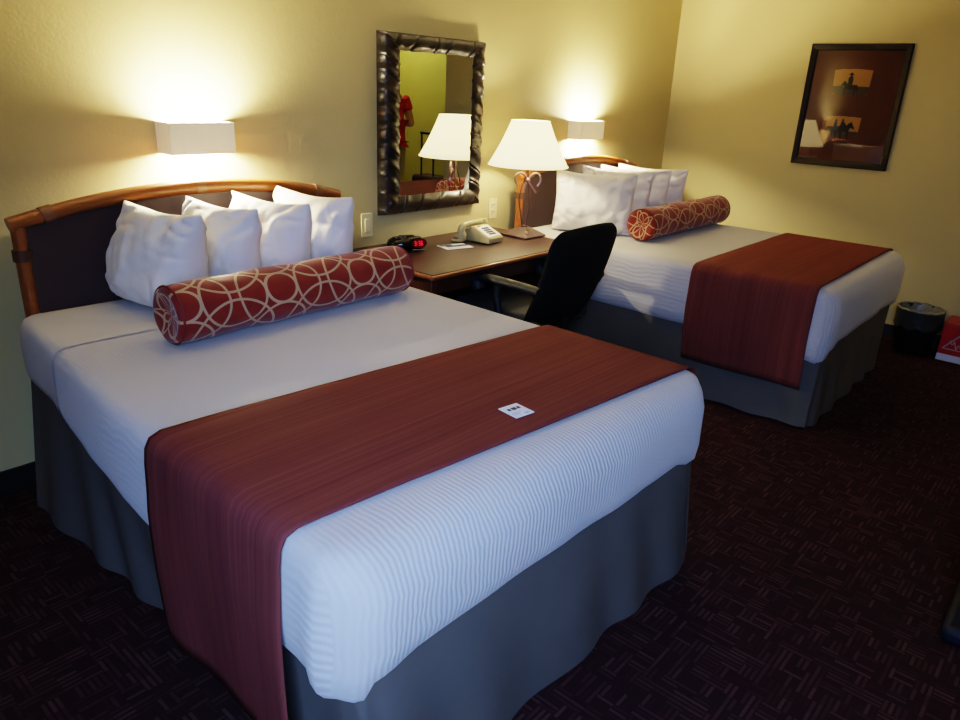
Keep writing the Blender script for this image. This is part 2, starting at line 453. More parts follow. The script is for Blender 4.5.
def make_skirt(parent, ztop, inl, flr, seed, rise, tap):
    bm = bmesh.new(); loops = []
    for i in range(7):
        t = i / 6; z = ztop + (.012 - ztop) * t
        row = []; s = 0; prev = None
        for p, nv in rrect(.02, 60, 80, 6, r=.05, rh=.03):
            if prev is not None: s += (p - prev).length
            prev = p
            q = p.copy(); cw = corner_w(p, .13)
            # bottom insets / flares
            tp = tap * max(0, 1 + p.y / 1.1) * max(0, 1 - p.x / .25)
            q.x += tp * (1 - 1.85 * t) + (inl * t) * (1 - p.x / W) + flr * t * (p.x / W)
            rip = .010 * math.sin(s * 24 + 2 * mnoise.noise(Vector((s * 2, seed, 0)))) + .006 * mnoise.noise(Vector((s * 7, seed, 1)))
            q += nv * rip * t
            # corner pleat: panels stand away with a notch between
            e = (cw - .62) / .16
            q -= nv * .03 * math.exp(-e * e) * t * (1 if nv.y < -.3 or abs(nv.x) > .3 else 0)
            q += nv * .018 * t * max(0, cw - .5)
            row.append((q.x, q.y, z + rise * max(0, 1 + p.y / 1.3) * (1 - t)))
        loops.append(row)
    V = [[bm.verts.new(c) for c in r] for r in loops]; n = len(V[0])
    for A, B in zip(V, V[1:]):
        for k in range(n): bm.faces.new((A[k], A[(k + 1) % n], B[(k + 1) % n], B[k]))
    o = finish('bed_skirt', bm, 'skirt', parent, angle=0)
    return o

def make_runner(name, H, hem, y0, y1, zl, zr, mat, lift=.006, seed=0, skew=0, wav=1.0):
    prof = side_sharp(H, hem)[3:]      # from mid side up
    left = []
    nh = 9
    xb = -(.011 + lift)
    for i in range(nh): left.append((xb - .004 * (1 - i / nh) * (1 if zl < hem else 0), zl + (prof[0][1] - zl) * i / nh))
    for off, z in prof: left.append((-(off + lift * .8), z + lift * .9))
    xs = [.10 + (W - .20) * i / 18 for i in range(19)]
    top = [(x, H + lift) for x in xs[1:-1]]
    right = [(W - x, (z if z >= prof[0][1] else zr + (z - zl) * (prof[0][1] - zr) / (prof[0][1] - zl))) for x, z in left][::-1]
    path = left + top + right
    bm = bmesh.new(); rows = []
    ny = 30
    for j in range(ny + 1):
        y = y0 + (y1 - y0) * j / ny; row = []
        for (x, z) in path:
            hang = max(0, min(1, (H - .1 - z) / .3))
            sgn = -1 if x < W / 2 else 1
            dx = sgn * wav * (.010 * hang * (.6 + math.sin(y * 13 + seed) * .5 + mnoise.noise(Vector((y * 6, z * 3, seed)))))
            yy = y + skew * (x - W / 2)
            dx -= sgn * .022 * hang * max(0, (hem + .06 - z) / max(.1, hem - zl)) * (1 if x < W / 2 else 0)
            row.append((x + dx, yy + .004 * hang * math.sin(z * 9 + seed), z + .0015 * mnoise.noise(Vector((x * 6, y * 6, seed)))))
        rows.append(row)
    quadstrip(bm, rows)
    o = finish(name, bm, mat, angle=0)
    s = o.modifiers.new('thick', 'SOLIDIFY'); s.thickness = .003; s.offset = 1
    return o

def bed(px, py, rot, H, hem, r1, r2, zl, seed, words, inl, flr, group, rise, skew, tap):
    def place(o):
        c, q = math.cos(rot), math.sin(rot)
        o.location = (px + .7 - c * .7, py - q * .7, 0); o.rotation_euler = (0, 0, rot); return o
    near = words
    b = bpy.data.objects.new('bed', None); COL.objects.link(b); place(b)
    props(b, f'{near} bed base with pleated grey-brown skirt to the carpet', 'bed', group)
    make_skirt(b, hem + .035, inl, flr, seed, rise, tap)
    bm = bmesh.new(); box(bm, .09, W - .09, -L + .09, -.22, hem + .03, H - .04); finish('mattress', bm, 'sheet', b, bevel=.05, seg=4)
    bm = bmesh.new(); box(bm, .09, W - .09, -L + .09, -.20, .16, hem + .02); finish('box_spring', bm, 'skirt', b, bevel=.02)
    for x in (.15, W - .15):
        for y in (-L + .2, -.3):
            bm = bmesh.new(); lathe(bm, [(.025, 0), (.025, .16)], (x, y, 0), 16); finish('leg', bm, 'black_plastic', b)
    s = place(make_spread('bedspread', H, hem, seed, rise, tap, .020 if tap else .004)); props(s, f'white ribbed bedspread covering the {near} bed', 'bedspread', 'bedspreads')
    sh = place(make_spread('bed_sheet', H, hem, seed, rise, tap, 0, .003, -.61, 'sheet'))
    props(sh, f'smooth white sheet at the pillow end of the {near} bed', 'sheet', 'bed sheets')
    r = place(make_runner('bed_runner', H, hem, -r1, -r2, zl, zl, 'runner', .0075, seed + 5, skew))
    props(r, f'rust red bed runner across the {near} bed, hanging over its side', 'bed runner', 'rust red bed runners')
    return b
H1, HEM1, H2, HEM2 = .70, .452, .685, .41
bed(0, 0, -.0173, H1, HEM1, 1.345, 1.87, .155, 1.0, 'near', .065, .16, 'hotel beds', .095, -.075, .095)
bed(2.648, .055, .0115, H2, HEM2, 1.315, 1.905, .21, 4.0, 'far', .02, .04, 'hotel beds', .02, 0, 0)

# ------------------------------------------------------------------ headboards
def headboard(x0, label):
    wdt = 1.30; root = empty('headboard', (x0, -.128, 0), label, 'headboard', 'cane headboards')
    arch = lambda x: .973 + .080 * (1 - ((x - wdt / 2) / (wdt / 2)) ** 2)
    bm = bmesh.new(); pts = [(.0 + wdt * i / 32, 0, arch(wdt * i / 32)) for i in range(33)]
    tube(bm, pts, [.0245 + .003 * (1 - abs(i - 16) / 16) for i in range(33)], 14); finish('top_rail', bm, 'rattan', root, bevel=0)
    for x in (.024, wdt - .024):
        bm = bmesh.new(); tube(bm, [(x, 0, .44), (x, 0, .7), (x, 0, .965)], .022, 14); finish('post', bm, 'rattan', root)
    bm = bmesh.new(); n = 32; top = []; bot = []
    for i in range(n + 1):
        x = .03 + (wdt - .06) * i / n; top.append((x, -.006, arch(x) - .01)); bot.append((x, -.006, .46))
    poly(bm, bot + top[::-1], (0, .025, 0)); finish('panel', bm, 'panel', root, smooth=False)
    bm = bmesh.new(); top = []; bot = []
    for i in range(n + 1):
        x = .17 + (wdt - .34) * i / n; top.append((x, .02, arch(x) - .035)); bot.append((x, .02, .40))
    poly(bm, bot + top[::-1], (0, .104, 0)); finish('light_stop', bm, 'panel', root, smooth=False)  # unseen filler added to stop sconce light running down the wall
    def band(cx, cz, ax, mat):
        bm = bmesh.new()
        for k in range(4):
            o = (k - 1.5) * .009
            tube(bm, [(cx + ax[0] * (o - .0045), 0, cz + ax[1] * (o - .0045)), (cx + ax[0] * (o + .0045), 0, cz + ax[1] * (o + .0045))], .0285, 16)
        finish('wrap', bm, mat, root)
    for x in (.115, wdt - .115):
        sl = -2 * .092 * (x - wdt / 2) / (wdt / 2) ** 2; l = math.hypot(1, sl); band(x, arch(x), (1 / l, sl / l), 'wrap')
    band(wdt / 2, arch(wdt / 2), (1, 0), 'wrap')
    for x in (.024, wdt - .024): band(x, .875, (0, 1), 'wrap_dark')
    return root
headboard(.112, 'orange cane headboard with dark panel behind the near bed, left of the mirror')
headboard(2.70, 'orange cane headboard with dark panel behind the far bed, beyond the lamp')

# ------------------------------------------------------------------ pillows
def pillow_mesh(A, B, T, seed):
    bm = bmesh.new(); n = 40; front = []; back = []
    for j in range(n + 1):
        rf = []; rb = []
        for i in range(n + 1):
            u = -1 + 2 * i / n; v = -1 + 2 * j / n
            u = math.sin(u * PI / 2) * .35 + u * .65; v = math.sin(v * PI / 2) * .35 + v * .65
            k_ = 1 - .045 * (abs(u) ** 4) * (abs(v) ** 4)
            x = A * k_ * u * (1 - .10 * (1 - v * v) * abs(u) ** 3); z = B * k_ * v * (1 - (.15 if v > 0 else .06) * (1 - u * u) * abs(v) ** 2.5)
            th = T * ((1 - abs(u) ** 2.6) * (1 - abs(v) ** 2.6)) ** .45 * (1.0 - .22 * v)
            wr = (.020 * mnoise.noise(Vector((x * 9 + seed, z * 9, seed))) + .010 * mnoise.noise(Vector((x * 22 + seed, z * 16, seed + 4)))) * (1 if th > .01 else 0)
            rd = 1 - abs(mnoise.noise(Vector((x * 11 + z * 5 + seed, z * 13 - x * 4, seed + 9))))
            wr -= .016 * rd ** 7 * (.25 + abs(u) ** 2 + .5 * abs(v) ** 2)
            # radiating creases near corners
            cr = (abs(u) * abs(v)) ** 2
            wr += .010 * cr * math.sin(math.atan2(abs(v) - .2, abs(u) - .2) * 14 + seed)
            th2 = max(0, th + wr * min(1, th * 30)); tb = max(0, th - wr * .5 * min(1, th * 30))
            rf.append((x, -th2, z)); rb.append((x, tb, z))
        front.append(rf); back.append(rb)
    V1 = quadstrip(bm, front); V2 = quadstrip(bm, back)
    bmesh.ops.remove_doubles(bm, verts=bm.verts[:], dist=.0006)
    return bm
def pillow(base, dirv, lean, A, B, T, seed, label, group):
    """base: middle of the bottom edge; dirv: horizontal direction of its long axis; lean: top shift (radians) to the back"""
    o = finish('pillow', pillow_mesh(A, B, T, seed), 'pillow', angle=0)
    d = Vector((dirv[0], dirv[1], 0)).normalized(); back = Vector((-d.y, d.x, 0))   # local +y
    up = Vector((0, 0, 1)) * math.cos(lean) + back * math.sin(lean); nb = d.cross(up) * -1
    R = Matrix((d, up.cross(d), up)).transposed().to_4x4()
    o.matrix_world = Matrix.Translation(Vector(base) + up * B * .93) @ R
    o.modifiers.new('sub', 'SUBSURF').render_levels = 1
    return props(o, label, 'pillow', group)
g1 = 'white pillows on the near bed'
# planes stand at right angles to the headboard, like books in a row leaning to the right
pd = (.13, -1)
pillow((.43, -.375, H1 + .006), pd, .20, .220, .176, .102, 1.3, 'leftmost white pillow of the near bed, standing on edge with its face shown', g1)
pillow((.650, -.385, H1 + .006), pd, .16, .205, .176, .088, 5.1, 'white pillow on the near bed, second from its left end', g1)
pillow((.845, -.39, H1 + .006), pd, .16, .220, .178, .088, 8.7, 'white pillow on the near bed, third from its left end', g1)
pillow((1.040, -.40, H1 + .006), pd, .14, .215, .182, .088, 12.9, 'white pillow at the right end of the near bed row, nearest the mirror', g1)
g2 = 'white pillows on the far bed'
pd2 = (.46, -.9)
pillow((2.96, -.48, H2 + .006), pd2, .14, .245, .180, .095, 21.0, 'large white pillow on the far bed, nearest the table lamp', g2)
pillow((3.28, -.42, H2 + .006), (.30, -1), .10, .235, .180, .075, 25.0, 'white pillow on the far bed just behind its front pillow', g2)
pillow((3.46, -.44, H2 + .006), (.30, -1), .10, .235, .180, .075, 31.0, 'white pillow on the far bed, third back from the lamp', g2)
pillow((3.64, -.46, H2 + .006), (.30, -1), .10, .235, .180, .075, 36.0, 'rearmost white pillow on the far bed, nearest the corner wall', g2)

# ------------------------------------------------------------------ bolsters
def bolster(loc, rz, length, spin, voff, label):
    R = .087; bm = bmesh.new(); uvl = bm.loops.layers.uv.new('UVMap')
    n = 48; prof = [(.001, .018), (.03, .015), (.055, .008), (.072, .001), (.081, .006), (R - .001, .022), (R + .001, .05)]
    m = 22
    P = [(r, x) for r, x in prof] + [(R + .002 * math.sin(i), .05 + (length - .1) * i / m) for i in range(1, m)] + [(r, length - x) for r, x in prof[::-1]]
    rings = []; s = 0; S = []
    for i, (r, x) in enumerate(P):
        if i: s += math.hypot(r - P[i - 1][0], x - P[i - 1][1])
        S.append(s); ring = []
        for k in range(n):
            a = 2 * PI * k / n
            w = 1 + .02 * mnoise.noise(Vector((x * 6, math.cos(a) * 2, math.sin(a) * 2 + spin)))
            z = R + r * w * math.sin(a)
            if z < .006: z = .006 * .5 + z * .5
            ring.append(bm.verts.new((x - length / 2, r * w * math.cos(a), max(.001, z))))
        rings.append(ring)
    for i in range(len(P) - 1):
        for k in range(n):
            f = bm.faces.new((rings[i][k], rings[i][(k + 1) % n], rings[i + 1][(k + 1) % n], rings[i + 1][k]))
            uv = [(S[i], k), (S[i], k + 1), (S[i + 1], k + 1), (S[i + 1], k)]
            for lp, (a, b) in zip(f.loops, uv): lp[uvl].uv = (a + spin, b / n * .6094 + voff)
    o = finish('bolster_pillow', bm, 'bolster', angle=0)
    o.location = loc; o.rotation_euler = (0, 0, rz)
    # piping seam at each end
    for x in (-length / 2 + .012, length / 2 - .012):
        b2 = bmesh.new(); tube(b2, [(x, .0850 * math.cos(2 * PI * k / 40), max(.004, R + .0850 * math.sin(2 * PI * k / 40))) for k in range(40)], .0035, 6, closed=True)
        finish('piping', b2, M['box_red_dark'] if 'box_red_dark' in M else 'bolster', o)
    return props(o, label, 'bolster', 'red bolsters')
M['box_red_dark'] = simple('bolster_piping', (.17, .016, .010, 1), .7, .1)
bolster((.742, -.765, H1 + .006), .02, .925, .071, .203, 'red and gold ring-patterned bolster in front of the near bed pillows')
bolster((3.45, -.80, H2 + .006), .0, 1.0, .19, .12, 'red and gold ring-patterned bolster in front of the far bed pillows')

# ------------------------------------------------------------------ tent card on near bed
def card_on_bed():
    r = empty('tent_card', (.650, -1.775, H1 + .0125), 'small white printed card lying on the near bed red runner', 'card', rz=math.radians(-8))
    bm = bmesh.new(); box(bm, -.030, .030, -.032, .032, 0, .002); finish('card_sheet', bm, 'white_paper', r, smooth=False)
    bm = bmesh.new()
    for k, (x, w, h) in enumerate(((-.019, .009, .011), (-.006, .014, .013), (.011, .009, .011))):
        box(bm, x, x + w, .010 - h / 2, .010 + h / 2, .002, .0024)
    finish('print', bm, 'ink', r, smooth=False)
    bm = bmesh.new(); box(bm, -.024, .004, -.013, -.0105, .002, .0024); box(bm, -.024, -.004, -.020, -.0175, .002, .0024); box(bm, .006, .020, -.028, -.020, .002, .0024)
    finish('small_print', bm, 'ink_pale', r, smooth=False)
card_on_bed()

# ------------------------------------------------------------------ sconces
def sconce(xc, label):
    r = empty('wall_sconce', (xc, 0, 1.222), label, 'wall lamp', 'wall sconces')
    w, h, d = .135, .0575, .10
    bm = bmesh.new(); o = [(-w, 0), (-w + .004, -d), (w - .004, -d), (w, 0)]
    t = .006; inn = [(-w + t, 0), (-w + t + .004, -d + t), (w - t - .004, -d + t), (w - t, 0)]
    V = []
    for pts, z in ((o, -h), (o, h), (inn, h), (inn, -h)): V.append([bm.verts.new((x, y, z)) for x, y in pts])
    for a in range(4):
        A, B = V[a], V[(a + 1) % 4]
        for k in range(3): bm.faces.new((A[k], A[k + 1], B[k + 1], B[k]))
    for k in (0, 3): bm.faces.new((V[0][k], V[1][k], V[2][k], V[3][k]))
    finish('shade', bm, 'sconce', r, smooth=False, bevel=.002)
    bm = bmesh.new(); box(bm, -.05, .05, -.012, 0, -.045, .045); finish('back_plate', bm, 'plate', r, smooth=False, bevel=.003)
    bm = bmesh.new(); box(bm, -.115, -.086, -.066, -.010, -.048, .046); finish('socket', bm, 'plate', r, bevel=.004)
    for zz in (.030, -.034):
        bm = bmesh.new(); tube(bm, [(-.085 + .17 * i / 8, -.052, zz) for i in range(9)], .0095, 12); finish('bulb', bm, 'tube', r)
    return r
sconce(.815, 'lit cream box wall sconce above the near bed headboard')
sconce(3.475, 'lit cream box wall sconce above the far bed headboard')

# ------------------------------------------------------------------ mirror
def mirror():
    x0, x1, z0, z1 = 1.755, 2.467, .832, 1.672; FW = (.090, .112, .105, .112)
    fw = .112
    r = empty('wall_mirror', ((x0 + x1) / 2, 0, z0), 'rectangular wall mirror in a dark brown strap-wrapped frame above the desk', 'mirror')
    ox, oz = (x0 + x1) / 2, z0
    bm = bmesh.new(); cx, cz = (x0 + x1) / 2, (z0 + z1) / 2
    a0, b0 = (x1 - x0) / 2, (z1 - z0) / 2
    nprof = 14
    for side in range(4):
        hl, hw = (a0, b0) if side % 2 == 0 else (b0, a0)
        N = 120; rows = []
        for i in range(N + 1):
            s = -1 + 2 * i / N; row = []
            for k in range(nprof + 1):
                f = k / nprof                      # 0 outer ... 1 inner
                e0, e1 = FW[side - 1], FW[(side + 1) % 4]     # neighbours: start and end mitres
                al = -hl + f * e0 + (2 * hl - f * (e0 + e1)) * i / N; out = hw - f * FW[side]
                y = -.012 - .055 * math.sin(PI * (.12 + .78 * f)) ** .6
                # strap helix
                ph = (al / (.125 if side % 2 == 0 else .082) + f * (.55 if side % 2 == 0 else .8)) + .40 * mnoise.noise(Vector((al * 7, side * 3.3, 0)))
                g = abs(ph - round(ph)); groove = math.exp(-(g / .05) ** 2)
                y += .009 * groove - (.002 if side % 2 == 0 else .005) * math.sin(ph * 2 * PI + 1)
                if f == 0: y = 0
                if side == 0: p = (al, out)
                elif side == 1: p = (out, -al)
                elif side == 2: p = (-al, -out)
                else: p = (-out, al)
                row.append((cx + p[0] - ox, y, cz + p[1] - oz))
            rows.append(row)
        quadstrip(bm, rows)
    bmesh.ops.remove_doubles(bm, verts=bm.verts[:], dist=.0005)
    finish('frame', bm, 'mirror_frame', r, angle=50)
    bm = bmesh.new(); box(bm, x0 + fw - .012 - ox, x1 - fw + .012 - ox, -.050, -.046, z0 + FW[2] - .012 - oz, z1 - FW[0] + .012 - oz); finish('mirror_glass', bm, 'mirror', r, smooth=False)
    bm = bmesh.new(); box(bm, x0 + .02 - ox, x1 - .02 - ox, -.012, -.002, .02, z1 - z0 - .02); finish('backing', bm, 'black_plastic', r, smooth=False)
mirror()

# ------------------------------------------------------------------ wall plates
def wallplate(name, x, z, label, cat, kind):
    r = empty(name, (x, 0, z), label, cat)
    bm = bmesh.new(); box(bm, -.036, .036, -.006, 0, -.058, .058); finish('cover_plate', bm, 'plate', r, bevel=.003)
    if kind == 'switch':
        bm = bmesh.new(); box(bm, -.017, .017, -.010, -.005, -.033, .033); finish('rocker', bm, 'plate', r, bevel=.002)
    else:
        for z in (-.02, .02):
            bm = bmesh.new(); box(bm, -.016, .016, -.009, -.005, z - .014, z + .014); s = finish('receptacle', bm, 'plate', r, bevel=.004)
            bm = bmesh.new()
            for x in (-.007, .007): box(bm, x - .0015, x + .0015, -.0096, -.0085, z - .004, z + .007)
            finish('slot', bm, 'plate_dark', s, smooth=False)
wallplate('light_switch', 1.685, .792, 'ivory wall plate low on the wall between the near headboard and mirror', 'light switch', 'switch')
wallplate('power_outlet', 2.635, .79, 'ivory outlet plate on the wall right of the mirror, above the telephone', 'outlet', 'outlet')

# ------------------------------------------------------------------ desk
DZ = .69; DX0, DX1, DY = 1.494, 2.625, -.651
def desk():
    r = empty('desk', ((DX0 + DX1) / 2, DY / 2, 0), 'dark wood writing desk with orange front edge between the two beds', 'desk')
    ox, oy = (DX0 + DX1) / 2, DY / 2
    bm = bmesh.new(); box(bm, DX0 + .018 - ox, DX1 - .018 - ox, DY + .018 - oy, -.012 - oy, DZ - .019, DZ); finish('desktop', bm, 'desk_top', r, bevel=.002)
    bm = bmesh.new()
    e = .018
    box(bm, DX0 - ox, DX1 - ox, DY - oy, DY + e - oy, DZ - .020, DZ - .0015)
    box(bm, DX0 - ox, DX0 + e - ox, DY + e - oy, -.012 - oy, DZ - .020, DZ - .0015)
    box(bm, DX1 - e - ox, DX1 - ox, DY + e - oy, -.012 - oy, DZ - .020, DZ - .0015)
    finish('edge_band', bm, 'desk_edge', r, bevel=.006, seg=3)
    for x in (DX0 + .04, DX1 - .075):
        bm = bmesh.new(); box(bm, x - ox, x + .035 - ox, DY + .05 - oy, -.03 - oy, 0, DZ - .02); finish('side_panel', bm, 'desk_body', r, bevel=.003)
    bm = bmesh.new(); box(bm, DX0 + .075 - ox, DX1 - .075 - ox, -.06 - oy, -.04 - oy, .25, DZ - .02); finish('back_panel', bm, 'desk_body', r, bevel=.002)
    bm = bmesh.new(); box(bm, DX0 + .075 - ox, DX1 - .075 - ox, DY + .07 - oy, DY + .09 - oy, DZ - .11, DZ - .02); ap = finish('apron', bm, 'desk_body', r, bevel=.003)
desk()

# ------------------------------------------------------------------ office chair
def office_chair():
    r = empty('office_chair', (2.095, -.755, 0), 'black upholstered office chair with armrests pulled up to the desk', 'chair', rz=0)
    # backrest : shell seen from behind, reclined, rounded corners
    bm = bmesh.new(); n = 24; m = 26
    def outline(v):       # half width at height v 0..1
        w = .252 + .012 * math.sin(min(1, v * 1.15) * PI * .62)
        k = max(0, (v - .80) / .20); w *= (1 - .26 * k ** 3.6)
        k = max(0, (.10 - v) / .10); w *= (1 - .35 * k ** 2)
        return w
    rows = []
    for side in (0, 1):
        rws = []
        for j in range(m + 1):
            v = j / m; z = .39 + .505 * v; yb = -.115 - .175 * v - .02 * math.sin(PI * v)
            row = []
            for i in range(n + 1):
                u = -1 + 2 * i / n; hw = outline(v)
                edge = (1 - abs(u) ** 4) * (1 - abs(2 * v - 1) ** 8)
                th = (.036 if side == 0 else .030) * max(0, edge) ** .5
                cur = .035 * u * u            # wraps forward at the sides
                top = .020 * (1 - u * u) * v ** 4
                row.append((hw * u, yb + cur + (th if side else -th), z + top))
            rws.append(row)
        quadstrip(bm, rws)
    bmesh.ops.remove_doubles(bm, verts=bm.verts[:], dist=.0008)
    finish('backrest', bm, 'black_fabric', r, angle=0, subsurf=1)
    # seat cushion
    bm = bmesh.new(); vs = box(bm, -.24, .24, -.16, .33, .415, .495)
    finish('seat', bm, 'grey_seat', r, bevel=.035, seg=5)
    bm = bmesh.new(); box(bm, -.21, .21, -.13, .30, .395, .416); finish('seat_pan', bm, 'black_plastic', r, bevel=.008)
    for s in (-1, 1):
        x = -.262 if s < 0 else .225
        bm = bmesh.new()
        pts = spline([(x * .9, -.02, .40), (x, .0, .46), (x, .03, .56), (x, .03, .615)], 6); tube(bm, pts, .018, 10)
        pts = spline([(x, .135, .570), (x, .155, .60), (x, .14, .628), (x, .07, .637), (x, -.10, .634), (x, -.21, .626)], 6)
        # flattened pad
        b0 = len(bm.verts); tube(bm, pts, .030, 12); bm.verts.ensure_lookup_table()
        cz = .632
        for v in bm.verts[b0:]:
            v.co.z = cz + (v.co.z - cz) * .62 if v.co.z > .6 else v.co.z
        a = finish('armrest', bm, 'arm_plastic', r, angle=60)
    bm = bmesh.new(); lathe(bm, [(.03, .10), (.03, .25), (.022, .26), (.022, .395)], (0, .08, 0), 20); finish('gas_column', bm, 'black_plastic', r)
    bm = bmesh.new(); box(bm, -.03, .03, -.18, .1, .375, .394); box(bm, -.03, .03, -.18, -.15, .38, .55); finish('back_bracket', bm, 'black_plastic', r, bevel=.006)
    for k in range(5):
        a = 2 * PI * k / 5 + .3; d = Vector((math.cos(a), math.sin(a), 0)); c = Vector((0, .08, 0))
        bm = bmesh.new(); tube(bm, [c + Vector((0, 0, .115)), c + d * .15 + Vector((0, 0, .10)), c + d * .28 + Vector((0, 0, .075))], [.026, .022, .016], 10)
        leg = finish('base_leg', bm, 'black_plastic', r)
        bm = bmesh.new(); p = c + d * .275; t = Vector((-d.y, d.x, 0))
        tube(bm, [p - t * .022 + Vector((0, 0, .028)), p + t * .022 + Vector((0, 0, .028))], .027, 16)
        finish('caster', bm, 'black_gloss', leg)
office_chair()

# ------------------------------------------------------------------ things on the desk
def table_lamp():
    r = empty('table_lamp', (2.54, -.315, DZ + .001), 'lit table lamp with cream shade and twisted iron stem on the desk', 'lamp')
    bm = bmesh.new(); s = .088
    prof = [(s, 0), (s, .010), (s * .93, .014), (s * .34, .046), (s * .30, .050)]
    lv = [[bm.verts.new((q * sx, q * sy, z)) for sx, sy in ((-1, -1), (1, -1), (1, 1), (-1, 1))] for q, z in prof]
    for A, B in zip(lv, lv[1:]):
        for k in range(4): bm.faces.new((A[k], A[(k + 1) % 4], B[(k + 1) % 4], B[k]))
    bm.faces.new(lv[0][::-1]); bm.faces.new(lv[-1])
    b = finish('base', bm, 'lamp_base', r, bevel=.003, angle=20)
    bm = bmesh.new(); tube(bm, [(-.050, -.055, .024), (-.056, -.062, .034)], .009, 12); finish('switch', bm, 'black_gloss', b)
    bm = bmesh.new()
    lathe(bm, [(.02, .05), (.022, .056), (.012, .060)], n=16)
    for a in (0.3, 2.4, 4.5):
        d = Vector((math.cos(a), math.sin(a), 0))
        pts = spline([d * .012 + Vector((0, 0, .055)), d * .022 + Vector((0, 0, .11)), d * .036 + Vector((0, 0, .19)), d * .030 + Vector((0, 0, .25)), d * .010 + Vector((0, 0, .315)), d * .006 + Vector((0, 0, .35)), d * .004 + Vector((0, 0, .43))], 6)
        tube(bm, pts, .0036, 8)
    finish('stem', bm, 'iron', r)
    bm = bmesh.new()
    for sx in (-1, 1):
        pts = spline([(0, -.022, .268), (sx * .018, -.026, .295), (sx * .042, -.028, .306), (sx * .064, -.028, .292), (sx * .066, -.028, .262), (sx * .052, -.028, .238)], 6)
        tube(bm, pts, .0058, 8)
        pts = spline([(0, -.022, .268), (sx * .014, -.028, .245), (sx * .020 if sx < 0 else .048, -.03, .205)], 6); tube(bm, pts, .0052, 8)
    lathe(bm, [(.004, -.014), (.012, -.008), (.014, 0), (.012, .008), (.004, .014)], (0, -.024, .268), 14)
    for v in bm.verts: v.co.z += .034
    o = finish('bow', bm, 'iron_pink', r)
    o.rotation_euler = (0, 0, math.radians(-42))
    bm = bmesh.new(); z0, z1, r0, r1 = .378, .604, .213, .101; n = 48
    rows = []
    for i in range(9):
        t = i / 8; rr = r0 + (r1 - r0) * t - .006 * math.sin(PI * t); z = z0 + (z1 - z0) * t
        rows.append([(rr * math.cos(2 * PI * k / n), rr * math.sin(2 * PI * k / n), z) for k in range(n + 1)])
    quadstrip(bm, rows); bmesh.ops.remove_doubles(bm, verts=bm.verts[:], dist=.0004)
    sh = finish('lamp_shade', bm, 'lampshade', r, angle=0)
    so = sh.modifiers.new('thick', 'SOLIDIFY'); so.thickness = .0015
    for rr, z in ((r0, z0), (r1, z1)):
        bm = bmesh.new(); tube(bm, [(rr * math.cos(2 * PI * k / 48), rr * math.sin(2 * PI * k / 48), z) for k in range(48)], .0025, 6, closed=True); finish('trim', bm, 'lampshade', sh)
    bm = bmesh.new(); lathe(bm, [(.012, .42), (.014, .45), (.013, .47)], n=16)
    finish('socket', bm, 'plate', r)
    bm = bmesh.new(); lathe(bm, [(.012, .47), (.018, .485), (.029, .512), (.026, .535), (.010, .548)], n=20); finish('bulb', bm, 'bulb', r)
    bm = bmesh.new(); tube(bm, spline([(-.075, .075, .006), (-.11, .13, .005), (-.09, .20, .005), (.0, .27, .004)], 8), .003, 6); finish('power_cord', bm, 'black_plastic', r)
table_lamp()

def telephone():
    r = empty('telephone', (2.240, -.265, DZ + .001), 'ivory desk telephone with white keypad face on the desk beneath the mirror', 'telephone', rz=math.radians(4)); r.scale = (.86, .86, .86)
    w = .072
    bm = bmesh.new()
    prof = [(-.115, .004), (-.115, .034), (-.108, .040), (.010, .092), (.030, .094), (.045, .075), (.075, .072), (.085, .060), (.085, .004)]
    poly(bm, [(-w, y, z) for y, z in prof], (2 * w, 0, 0)); b = finish('body', bm, 'phone', r, bevel=.006, seg=3, angle=30)
    sl = math.atan2(.052, .118); mt = Matrix.Translation((0, -.108, .040)) @ Matrix.Rotation(sl, 4, 'X')
    bm = bmesh.new(); box(bm, -.064, .064, .006, .122, .0, .004, mt); finish('face_plate', bm, 'phone_face', r, bevel=.0015)
    for j in range(4):
        for i in range(3):
            bm = bmesh.new(); x = -.022 + i * .022; y = .030 + j * .020
            box(bm, x - .0085, x + .0085, y - .0072, y + .0072, .004, .008, mt); finish('key', bm, 'key', r, bevel=.001)
    bm = bmesh.new(); box(bm, -.050, -.022, .110, .119, .004, .007, mt); finish('message_light', bm, M['orange_lens'], r, bevel=.001)
    bm = bmesh.new()
    pts = spline([(-.128, .055, .055), (-.124, .055, .085), (-.095, .055, .100), (-.02, .055, .104), (.055, .055, .100), (.084, .055, .085), (.088, .055, .060)], 6)
    tube(bm, pts, [.020 + .004 * abs(i - len(pts) / 2) / (len(pts) / 2) for i in range(len(pts))], 12)
    for s in (-1, 1):
        lathe(bm, [(.026, 0), (.032, .006), (.032, .036), (.022, .056)], (s * .108 - .02, .055, .012 if s < 0 else .062), 22)
    finish('handset', bm, 'phone', r, angle=45)
    bm = bmesh.new(); pts = []
    base = spline([(-.118, .035, .045), (-.150, .03, .020), (-.175, .06, .014), (-.150, .10, .014), (-.09, .10, .014), (-.07, .08, .02)], 14)
    for i, p in enumerate(base):
        for k in range(4):
            a = 2 * PI * (k / 4); pts.append(p + Vector((.008 * math.cos(a), .003 * (k / 4), .008 * math.sin(a))))
    tube(bm, pts, .0022, 5); finish('coiled_cord', bm, 'phone', r)
M['orange_lens'] = simple('orange_lens', (.55, .14, .06, 1), .3)
telephone()

